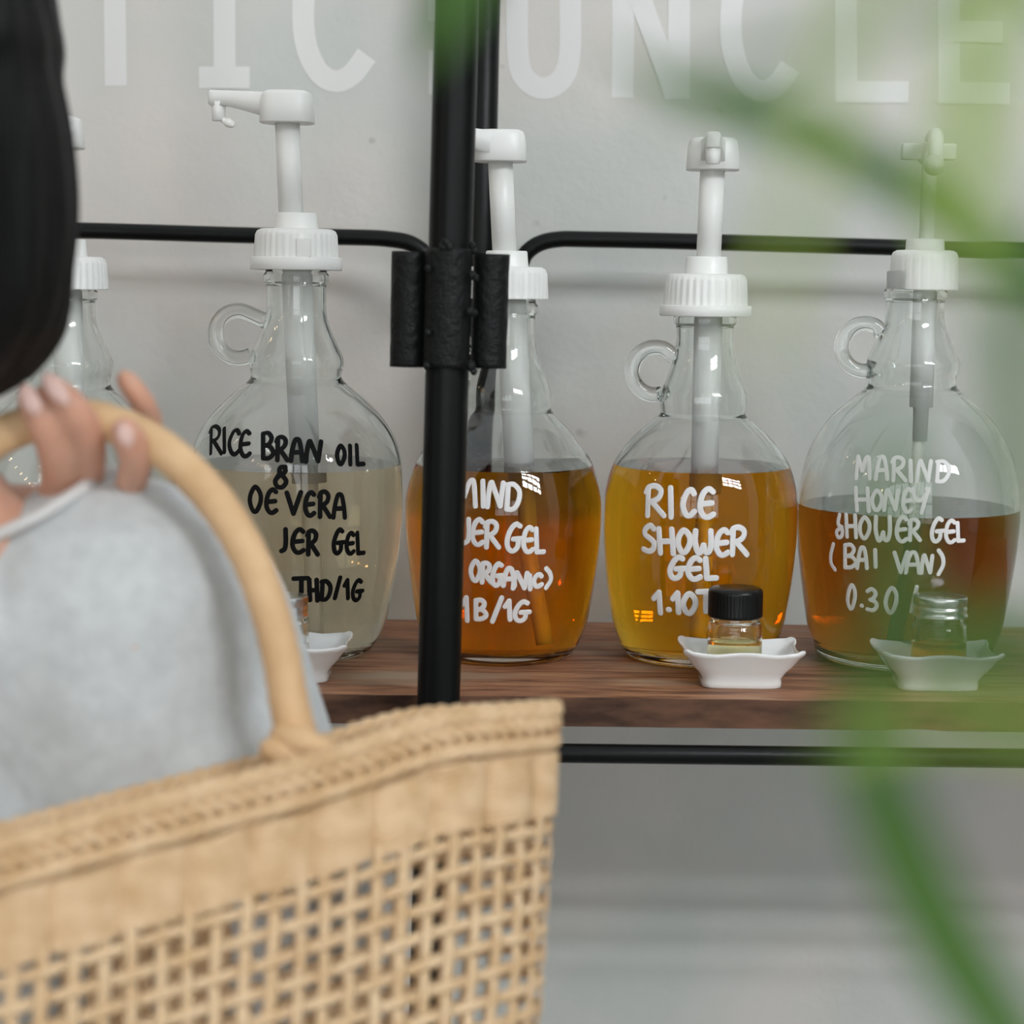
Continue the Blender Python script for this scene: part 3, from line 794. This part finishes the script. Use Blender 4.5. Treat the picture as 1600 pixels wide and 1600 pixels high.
def make_jar(cx, lid, label, sig, lvl, squeeze=1):
    X = W(cx, 1000, YD).x; s = PX(YD); z0 = shelf_z(X)+.0098
    root = thing('sample_jar', label, 'jar', (X, YD, z0), 'sample jars in the white dishes')
    def zof(py): return W(cx, py, YD).z-z0
    R = 43*s; zl = zof(962); lvl = zof(lvl); zt = zof(918 if lid == 'blackcap' else 930)
    SEG = 64
    outer = [(0, R*.88), (.001, R*.96), (.003, R), (zl-.011, R), (zl-.006, R*.98), (zl-.0035, R*.90), (zl-.0015, R*.86), (zl+.008, R*.86)]
    inner = [(zl+.008, R*.76), (zl-.0035, R*.78), (zl-.007, R*.88), (zl-.012, R*.91)]
    bm = bmesh.new(); f, l_ = lathe(bm, densify(outer, 4), SEG, True, False); prev = l_
    for z, r in inner+[(lvl, R*.91)]:
        v = ring(bm, [(r*math.cos(2*PI*i/SEG), r*math.sin(2*PI*i/SEG), z) for i in range(SEG)]); bridge(bm, prev, v); prev = v
    bmesh.ops.recalc_face_normals(bm, faces=bm.faces); bm.normal_update(); bm.faces.ensure_lookup_table()
    k = min(bm.faces, key=lambda q: q.calc_center_median().z)
    if k.normal.z > 0: bmesh.ops.reverse_faces(bm, faces=bm.faces[:])
    obj('glass_jar', bm, 'jarglass', root, fix=False)
    bm = bmesh.new(); lathe(bm, [(.003, .0005), (.003, R*.8), (.0042, R*.91), (lvl, R*.91)], SEG)
    obj('sample_liquid', bm, liquid_mat('sample_liquid', sig, lvl), root)
    bm = bmesh.new()
    if lid == 'blackcap':
        def rib(k, i): return (1 if i % 3 else .975) if 2 <= k <= 3 else 1
        lathe(bm, [(zl-.0005, R*.97), (zl+.0005, R*1.0), (zl+.002, R*1.0), (zt-.004, R*1.0), (zt-.0025, R*.99), (zt-.001, R*.95), (zt, R*.87)], 150, rib=rib)
        ml = 'blackcap'
    else:
        hh = zt-zl
        def rib(k, i): return (1 if i % 2 else .975) if 8 <= k <= 9 else 1
        lathe(bm, [(zl, R*1.0), (zl+.0008, R*1.02), (zl+.0016, R*1.0), (zl+hh*.22, R*.96), (zl+hh*.34, R*.985), (zl+hh*.46, R*.98), (zl+hh*.52, R*.945), (zl+hh*.56, R*.945), (zl+hh*.62, R*.985), (zl+hh*.90, R*.985), (zl+hh*.97, R*.96), (zt, R*.90)], 120, rib=rib)
        ml = 'alu'
    obj('screw_lid', bm, ml, root)
make_jar(440, 'alu', 'clear sample jar with silver lid, half hidden by the basket handle', (2,2.5,5), 1003)
make_jar(1148, 'blackcap', 'small sample jar of pale yellow liquid with black ribbed lid', (.5,2.5,17), 999)
make_jar(1467, 'alu', 'small sample jar of orange liquid with silver lid', (.4,28,140), 1001)

FS = 1.085
def Wf(px, py, Y): return W(px, py, Y*FS)
def VF(x, y, z):
    return Vector((x*FS, y*FS, CH+(z-CH)*FS if z > .7 else z*.645/.70))
# ------------------------------------------------------------------ woven basket
BL, BR = Wf(-330, 1400, .79), Wf(856, 1100, .95)
Bc = (BL+BR)/2
uax = (BR-BL); half = uax.length/2; uax.normalize()
dn = Vector((-.01, -.24, -1)).normalized()
wax = uax.cross(dn).normalized()
if wax.y > 0: wax = -wax
basket = thing('woven_basket', 'natural straw basket bag with open check weave, hanging from the shoulder at lower left', 'basket', Bc)
A0, B0 = half, .036
EXP = 3.2
# arc length table around the mouth
NT = 1440
def sup(t, a, b):
    c, d = math.cos(t), math.sin(t)
    q = (abs(c)**EXP+abs(d)**EXP)**(-1/EXP); return c*q*a, d*q*b
tabS = [0]; pp = sup(0, A0, B0)
for i in range(1, NT+1):
    q = sup(2*PI*i/NT, A0, B0); tabS.append(tabS[-1]+math.hypot(q[0]-pp[0], q[1]-pp[1])); pp = q
PERI = tabS[-1]
def t_of(sv):
    sv %= PERI; lo, hi = 0, NT
    while hi-lo > 1:
        m_ = (lo+hi)//2
        if tabS[m_] <= sv: lo = m_
        else: hi = m_
    return 2*PI*(lo+(sv-tabS[lo])/(tabS[hi]-tabS[lo]))/NT
def bpt(sv, v, off=0):
    """point on the bag: arc position, distance below the rim, outward offset"""
    t = t_of(sv); k = 1-.10*(v/.30)**1.5; bulge = 1+.25*math.sin(min(1, v/.28)*PI)*.6
    x, y = sup(t, A0*k, B0*bulge)
    x2, y2 = sup(t+.01, A0*k, B0*bulge)
    tx, ty = x2-x, y2-y; L = math.hypot(tx, ty); nx_, ny_ = ty/L, -tx/L
    x += nx_*off; y += ny_*off
    return uax*x + wax*y + dn*(v-(.007*(1-(x/A0)**2)+.008*math.exp(-((x/A0-.62)/.26)**2))*max(0, 1-v/.22))
DEPTH = .30
nst = 2*round(PERI/.0142/2); ds = PERI/nst
BAND0, BAND1 = .027, .058
# open weave
bm = bmesh.new()
rows = []
v_ = BAND1+.007
while v_ < DEPTH-.004: rows.append(v_); v_ += .0131
for k in range(nst):
    path, ups = [], []
    sv = k*ds + random.uniform(-.0008, .0008)
    vv = BAND1-.004; i = 0
    while vv <= DEPTH:
        ph = (vv-rows[0])/.0131
        off = .0009*math.cos(PI*(ph+k)); path.append(bpt(sv+.0006*math.sin(vv*60+k), vv, off)); 
        ups.append((bpt(sv, vv, .01)-bpt(sv, vv, 0)).normalized()); vv += .00655
    tube(bm, path, .0034+random.uniform(-.0003,.0003), 6, flat=(1,.3), ups=ups)
for j, v_ in enumerate(rows):
    path, ups = [], []
    nn = nst*3
    for i in range(nn):
        sv = i*PERI/nn; k = sv/ds
        path.append(bpt(sv, v_+.0005*math.sin(k*.7+j*2), -.0009*math.cos(PI*(j+k)))); ups.append((bpt(sv, v_, .01)-bpt(sv, v_, 0)).normalized())
    tube(bm, path, .0031, 6, flat=(1,.3), ups=ups, closed=True)
obj('open_weave', bm, 'straw', basket)
# dense band
bm = bmesh.new(); nb = 14; ngrp = round(PERI/.033)
for j in range(nb):
    v_ = BAND0+(BAND1-BAND0)*j/(nb-1)
    path, ups = [], []; nn = 480
    for i in range(nn):
        sv = i*PERI/nn; ph = sv/PERI*ngrp
        off = .0060*abs(math.sin(PI*ph))**.5-.0042 + .0004*math.sin(i*1.7+j*3)
        path.append(bpt(sv, v_+.0005*math.sin(i*.21+j), off)); ups.append((bpt(sv, v_, .01)-bpt(sv, v_, 0)).normalized())
    tube(bm, path, .00165, 6, ups=ups, closed=True)
obj('dense_band', bm, 'straw', basket)
# twisted rim
bm = bmesh.new()
for (vc, rad, hand_) in ((.020, .0040, 1), (.0115, .0042, -1), (.0035, .0046, 1)):
    for sidx in range(3):
        path = []; nn = 720; turns = round(PERI/.026)
        for i in range(nn):
            sv = i*PERI/nn; a = hand_*2*PI*(turns*i/nn)+2*PI*sidx/3
            path.append(bpt(sv, vc+rad*.62*math.sin(a), rad*.62*math.cos(a)))
        tube(bm, path, rad*.62, 6, closed=True)
obj('braided_rim', bm, 'straw', basket)
# base
bm = bmesh.new(); v = ring(bm, [bpt(i*PERI/120, DEPTH-.001) for i in range(120)]); v2 = ring(bm, [bpt(i*PERI/120, DEPTH-.001)*.98+dn*.006 for i in range(120)])
bridge(bm, v, v2); bm.faces.new(list(reversed(v))); bm.faces.new(v2); obj('base_panel', bm, 'straw', basket)
# handle
HP = [Wf(492,1235,.895), Wf(468,1165,.897), Wf(452,1100,.90), Wf(440,1030,.905), Wf(420,950,.91), Wf(385,860,.915), Wf(330,775,.92), Wf(262,708,.925), Wf(190,668,.928), Wf(110,652,.928), Wf(20,672,.925), Wf(-60,725,.92), Wf(-130,810,.91), Wf(-190,930,.89), Wf(-230,1100,.86), Wf(-250,1260,.83), Wf(-255,1390,.80)]
HPc = catmull(HP, 8)
bm = bmesh.new(); tube(bm, [p-Bc for p in HPc], [(.0102+.0012*max(0,1-i/20)+.0002*math.sin(i*1.9)) for i in range(len(HPc))], 20)
hd = obj('handle', bm, 'straw2', basket)
bm = bmesh.new()
for (p0, p1, r) in ((Wf(425,1172,.885), Wf(520,1205,.885), .0085), (Wf(440,1150,.89), Wf(512,1172,.88), .008), (Wf(505,1180,.885), Wf(570,1188,.90), .007)):
    tube(bm, [p0-Bc, (p0.lerp(p1, .5)-Bc)+Vector((0,-.004,.001)), p1-Bc], [r*.8, r, r*.7], 12, round_ends=True)
obj('handle_lashing', bm, 'straw2', basket)

# ------------------------------------------------------------------ person
def skin_mesh(nodes, edges, sub=2, root=0):
    me = bpy.data.meshes.new('skin_tmp'); me.from_pydata([n[0] for n in nodes], edges, [])
    o = bpy.data.objects.new('skin_tmp', me); C.objects.link(o)
    md = o.modifiers.new('s', 'SKIN'); md.use_smooth_shade = True
    for i, (p, r) in enumerate(nodes):
        sv = me.skin_vertices[0].data[i]; sv.radius = (r[0]*FS, r[1]*FS) if isinstance(r, tuple) else (r*FS, r*FS); sv.use_root = (i == root)
    m2 = o.modifiers.new('ss', 'SUBSURF'); m2.levels = sub; m2.render_levels = sub
    dg = bpy.context.evaluated_depsgraph_get()
    res = bpy.data.meshes.new_from_object(o.evaluated_get(dg))
    bpy.data.objects.remove(o); return res
def union(meshes, voxel, smooth_it=4):
    bm = bmesh.new()
    for m_ in meshes: bm.from_mesh(m_)
    me = bpy.data.meshes.new('u'); bm.to_mesh(me); bm.free()
    o = bpy.data.objects.new('u_tmp', me); C.objects.link(o)
    r = o.modifiers.new('r', 'REMESH'); r.mode = 'VOXEL'; r.voxel_size = voxel
    s_ = o.modifiers.new('sm', 'SMOOTH'); s_.iterations = smooth_it; s_.factor = .5
    dg = bpy.context.evaluated_depsgraph_get()
    res = bpy.data.meshes.new_from_object(o.evaluated_get(dg)); bpy.data.objects.remove(o); return res

person = thing('person', 'person in a grey top with long black hair, holding a basket handle at the shoulder', 'person', (-.19, .97, 0))
PO = Vector(person.location)
def V(x, y, z): return Vector((x, y, z))
SH = Wf(170, 960, .955)
nodes = [(VF(-.15,.98,.80), .105), (VF(-.16,.98,.95), .08), (VF(-.18,.98,1.08), .07), (VF(-.20,.97,1.16), (.055,.065)), (VF(-.255,.95,1.205), .034), (VF(-.305,.94,1.27), .036), (VF(-.335,.93,1.345), .055), (VF(-.345,.93,1.41), .075), (VF(-.345,.93,1.475), .062),
         (SH, .045), (Wf(-250,1080,.95), .034), (Wf(-560,1090,.92), .031), (Wf(-400,870,.90), .027), (Wf(-90,792,.965), .0200),
         (VF(-.19,1.08,1.20), .045), (VF(-.21,1.13,1.03), .036), (VF(-.24,1.12,.85), .025), (VF(-.25,1.11,.77), .022),
         (VF(-.15,.92,.76), .075), (VF(-.16,.91,.44), .05), (VF(-.14,.91,.10), .035), (VF(-.14,.91,.035), .03), (VF(-.24,.905,.025), .022),
         (VF(-.15,1.04,.76), .075), (VF(-.16,1.05,.44), .05), (VF(-.14,1.05,.10), .035), (VF(-.14,1.05,.035), .03), (VF(-.24,1.055,.025), .022)]
edges = [(0,1),(1,2),(2,3),(3,4),(4,5),(5,6),(6,7),(7,8),(3,9),(9,10),(10,11),(11,12),(12,13),(3,14),(14,15),(15,16),(16,17),(0,18),(18,19),(19,20),(20,21),(21,22),(0,23),(23,24),(24,25),(25,26),(26,27)]
parts = [skin_mesh(nodes, edges, 2)]
p_ = PX(.925*FS)
def finger(P, R): 
    n_ = [(Wf(*q), r*p_*1.08/FS) for q, r in zip(P, R)]
    return skin_mesh(n_, [(i, i+1) for i in range(len(P)-1)], 2)
# palm and wrist
parts.append(skin_mesh([(Wf(-90,792,.965), .020), (Wf(-20,808,.968), (.024,.018)), (Wf(60,800,.972), (.026,.016)), (Wf(130,800,.975), (.026,.014))], [(0,1),(1,2),(2,3)], 2))
parts.append(finger([(70,810,.968), (92,760,.945), (88,705,.922), (66,655,.910), (44,622,.910), (34,606,.910)], [30,28,29,27,22,12]))
parts.append(finger([(125,810,.970), (138,740,.947), (140,685,.922), (118,640,.910), (86,606,.910), (70,588,.910)], [29,27,28,27,22,12]))
parts.append(finger([(165,820,.975), (200,772,.955), (214,722,.925), (206,692,.914), (192,664,.912), (186,652,.912)], [26,25,27,28,24,12]))
parts.append(finger([(150,830,.985), (222,720,.985), (238,662,.975), (224,630,.960), (198,594,.955), (184,578,.955)], [24,22,20,21,19,10]))
# simple face relief, ears
def blob(c, r, sc_):
    b_ = bmesh.new(); ball(b_, c, r, 14, sc_); m_ = bpy.data.meshes.new('b'); b_.to_mesh(m_); b_.free(); return m_
parts += [blob(VF(-.432,.93,1.405), .014, (1.2,.8,1.4)), blob(VF(-.42,.93,1.36), .016, (.8,1.4,.6)), blob(VF(-.41,.93,1.33), .02, (1,1,.8)),
          blob(VF(-.335,.852,1.405), .018, (1,.4,1.6)), blob(VF(-.335,1.008,1.405), .018, (1,.4,1.6))]
body = union(parts, .0028, 3)
for v in body.vertices: v.co -= PO
link('body', body, 'skin', person)
# finger nails
def nail(a, b, rpx):
    bm = bmesh.new()
    a, b = Wf(*a), Wf(*b); c = (a+b)/2; d = (b-a).normalized(); f = V(0,-1,0); f = (f-d*f.dot(d)).normalized(); s_ = d.cross(f)
    rot = Matrix((s_, d, f)).transposed()
    ball(bm, c-PO, 1, 14, (rpx*p_, (b-a).length/2, .0016), rot); obj('fingernail', bm, 'nail', person)
nail((60,650,.8985), (34,600,.9005), 15); nail((106,634,.8985), (68,582,.9005), 15); nail((203,700,.900), (187,660,.9005), 14)
# grey top: side and shoulder towards the viewer plus the torso behind
ns = [(VF(-.155,.985,.78), .118), (VF(-.15,.985,.95), .112), (VF(-.168,.98,1.08), .094), (VF(-.20,.97,1.165), (.066,.075)), (VF(-.245,.955,1.205), .046),
      (Wf(172,962,.895), .058), (Wf(182,1130,.90), .062), (Wf(190,1330,.905), .064), (Wf(190,1560,.915), .06), (Wf(72,824,.89), .023),
      (VF(-.19,1.085,1.19), .05), (VF(-.205,1.12,1.06), .043)]
es = [(0,1),(1,2),(2,3),(3,4),(3,5),(5,6),(6,7),(7,8),(5,9),(3,10),(10,11)]
def dome(c, r, sc_=(1,1,1)): return blob(c, r, sc_)
tors = [skin_mesh(ns[:5]+[ns[10], ns[11]], [(0,1),(1,2),(2,3),(3,4),(3,5),(5,6)], 2)]
r_d = 233*PX(.965*FS)
for (x_, y_, q_) in ((-120,1035,.97),(-250,1010,.97),(-20,1062,.985),(115,985,.97),(60,1040,.97),(0,1075,.98),(-60,1110,.95),(-200,1110,.92),(-330,1110,.85),(60,1300,1),(-60,1300,1),(-200,1300,1)):
    tors.append(blob(Wf(x_, y_, .965), r_d*q_, (1,.9,1)))
for k in range(24):
    t = k/23; y_ = 962+640*t
    tors.append(blob(Wf(172+22*math.sin(t*PI*.6), y_, .965+.01*t), r_d*(1+.03*t), (1, .95, 1)))
tors.append(blob(Wf(-70,975,.93), r_d*.46, (1,1,1))); tors.append(blob(Wf(10,990,.94), r_d*.55, (1,1,1)))
sh_me = union(tors, .004, 12)
for v in sh_me.vertices:
    q = v.co
    v.co += Vector((0, -1, 0))*(.0022*noise.noise(Vector((q.x*16, q.y*10, q.z*30))) + .0035*noise.noise(Vector((q.x*9+q.z*11, 3, q.z*6))))
    v.co -= PO
top = link('grey_top', sh_me, 'shirt', person)
# pale hem of the sleeve
hp = [Wf(-70,868,.93), Wf(0,834,.92), Wf(60,806,.92), Wf(115,772,.93), Wf(150,746,.945), Wf(172,736,.96), Wf(180,738,.98)]
bm = bmesh.new(); tube(bm, [p-PO for p in catmull(hp, 6)], .0034, 12, round_ends=True); obj('sleeve_hem', bm, 'hem', top)
# trousers
tr = skin_mesh([(VF(-.15,.98,.86), .112), (VF(-.15,.98,.78), .11), (VF(-.15,.92,.70), .085), (VF(-.16,.91,.44), .06), (VF(-.14,.91,.09), .05), (VF(-.15,1.04,.70), .085), (VF(-.16,1.05,.44), .06), (VF(-.14,1.05,.09), .05)], [(0,1),(1,2),(2,3),(3,4),(1,5),(5,6),(6,7)], 2)
for v in tr.vertices: v.co -= PO
link('trousers', tr, 'trouser', person)
# long hair
HT = [(-330,-120),(-300,-40),(-230,10),(-150,38),(-70,58),(0,72),(60,82),(110,80),(200,94),(300,101),(380,101),(450,96),(510,82),(550,62),(585,34),(610,2),(630,-40),(645,-90)]
bm = bmesh.new(); prev = None; SEG = 96
for k, (py, px) in enumerate(catmull([(a, b, 0) for a, b in HT], 5) and [(p.x, p.y) for p in catmull([(a, b, 0) for a, b in HT], 5)]):
    c = Wf(-215 if py < 300 else -215+(py-300)*.12, py, .90); e_ = Wf(px, py, .90); a = max(.004, e_.x-c.x)
    dep = min(a, .105)
    pts = []
    for i in range(SEG):
        t = 2*PI*i/SEG
        f = 1+.03*math.sin(i*5.3+math.sin(py*.006)*2)*math.sin(t*9)+.018*noise.noise(Vector((t*6, py*.004, 0)))
        pts.append(Vector((c.x+a*f*math.cos(t), .915*FS+dep*f*math.sin(t), c.z))-PO)
    v = ring(bm, pts)
    if prev: bridge(bm, prev, v)
    else: bm.faces.new(list(reversed(v)))
    prev = v
bm.faces.new(prev)
obj('hair', bm, 'hair', person)

# ------------------------------------------------------------------ leafy plant close to the viewer
plant = thing('leafy_plant', 'long-leaved green plant close to the viewer, blurred along the right side', 'plant', (.36, .30, 0))
LO = Vector(plant.location)
bm = bmesh.new(); lathe(bm, [(0,.11),(.01,.115),(.30,.15),(.31,.158),(.34,.16),(.345,.15),(.32,.142)], 48); obj('pot', bm, 'pot', plant)
bm = bmesh.new(); lathe(bm, [(.28,.02),(.30,.138),(.315,.138)], 40); obj('soil', bm, 'soil', plant, smooth=False)
stems = [(V(0.340,0.300,.31), V(0.270,0.280,.8), V(0.190,0.270,1.16)), (V(0.380,0.310,.31), V(0.380,0.300,.9), V(0.300,0.300,1.42), V(0.240,0.300,1.62)), (V(0.360,0.280,.31), V(0.320,0.220,.9), V(0.200,0.240,1.33))]
for st in stems:
    bm = bmesh.new(); q = catmull([p-LO for p in st], 8); tube(bm, q, [.006-.003*i/len(q) for i in range(len(q))], 10); obj('stem', bm, 'stem', plant)
def leaf(pts, widths, m='leaf'):
    """pts world points base->tip"""
    pts = [pts[0], pts[0].lerp(pts[1], .25)+Vector((0,0,.03)), pts[0].lerp(pts[1], .6)+Vector((0,0,.022))]+list(pts[1:])
    widths = [widths[0]*.3, widths[0]*.6]+list(widths)
    P = catmull([p-LO for p in pts], 8); n_ = len(P); bm = bmesh.new(); prev = None
    for i, p in enumerate(P):
        t = (P[min(i+1,n_-1)]-P[max(i-1,0)]).normalized()
        s_ = t.cross(V(0,-1,.15)).normalized(); nrm = s_.cross(t)
        f = i/(n_-1); k = f*(len(widths)-1); a = int(min(k, len(widths)-2)); wd = widths[a]+(widths[a+1]-widths[a])*(k-a)
        row = ring(bm, [p-s_*wd+nrm*wd*.35, p-s_*wd*.5+nrm*wd*.12, p, p+s_*wd*.5+nrm*wd*.12, p+s_*wd+nrm*wd*.35])
        if prev: bridge(bm, prev, row, False)
        prev = row
    o = obj('leaf', bm, m, plant)
    md = o.modifiers.new('t', 'SOLIDIFY'); md.thickness = .0004
    return o
def lw(px, Y): return px/2*PX(Y)
Yl = .26
leaf([V(0.195,0.265,1.15), W(1750,1850,Yl), W(1600,1660,Yl), W(1480,1470,Yl), W(1405,1320,Yl), W(1365,1210,Yl), W(1345,1100,Yl), W(1350,1000,Yl), W(1385,880,Yl)], [lw(30,Yl), lw(110,Yl), lw(125,Yl), lw(120,Yl), lw(85,Yl), lw(50,Yl), lw(8,Yl)])
leaf([V(0.202,0.240,1.325), W(1900,1250,.24), W(1640,1130,.24), W(1500,1050,.24), W(1420,940,.24), W(1395,820,.24), W(1400,700,.24), W(1420,600,.24)], [lw(30,.24), lw(50,.24), lw(60,.24), lw(62,.24), lw(50,.24), lw(6,.24)])
leaf([V(0.270,0.300,1.55), W(2150,720,.30), W(1800,560,.30), W(1600,430,.30), W(1450,320,.30), W(1300,230,.30), W(1160,180,.30), W(1040,130,.30), W(940,70,.30)], [lw(40,.3), lw(70,.3), lw(80,.3), lw(78,.3), lw(60,.3), lw(6,.3)])
leaf([V(0.250,0.300,1.60), W(1800,-420,.20), W(1620,-180,.20), W(1535,40,.20), W(1512,220,.20), W(1505,360,.20), W(1495,470,.20)], [lw(30,.20), lw(85,.20), lw(98,.20), lw(88,.20), lw(8,.20)], 'leaf_backlit')
leaf([V(0.240,0.300,1.62), W(1500,-900,.30), W(1150,-780,.30), W(900,-420,.30), W(760,-120,.30), W(700,30,.30), W(660,120,.30)], [lw(30,.3), lw(90,.3), lw(95,.3), lw(90,.3), lw(4,.3)])
leaf([V(0.210,0.250,1.32), W(1900,900,.22), W(1650,800,.22), W(1590,640,.22), W(1610,450,.22), W(1660,300,.22)], [lw(30,.3), lw(50,.3), lw(55,.3), lw(40,.3), lw(4,.3)])
leaf([V(0.250,0.300,1.60), W(1700,-500,.20), W(1480,-250,.20), W(1350,-20,.20), W(1250,300,.20), W(1200,520,.20), W(1190,640,.20)], [lw(20,.20), lw(40,.20), lw(45,.20), lw(35,.20), lw(3,.20)], 'leaf_backlit')
leaf([V(0.200,0.240,1.33), W(1900,1300,.25), W(1700,1080,.25), W(1600,1000,.25), W(1530,980,.25), W(1440,1040,.25), W(1330,1130,.25)], [lw(30,.25), lw(70,.25), lw(80,.25), lw(60,.25), lw(4,.25)])

leaf([V(.20,.22,1.30), W(2000,1330,.20), W(1760,1180,.20), W(1600,1140,.20), W(1470,1130,.20), W(1340,1150,.20), W(1260,1190,.20)], [lw(20,.20), lw(30,.20), lw(42,.20), lw(42,.20), lw(32,.20), lw(5,.20)], 'leaf_backlit')
leaf([V(.23,.30,1.58), W(1900,120,.22), W(1600,-60,.22), W(1400,20,.22), W(1230,90,.22), W(1080,140,.22), W(980,230,.22)], [lw(20,.22), lw(25,.22), lw(36,.22), lw(40,.22), lw(34,.22), lw(4,.22)])
leaf([V(.20,.22,1.32), W(1900,960,.21), W(1720,900,.21), W(1620,760,.21), W(1560,560,.21), W(1580,380,.21)], [lw(20,.21), lw(50,.21), lw(60,.21), lw(50,.21), lw(4,.21)])
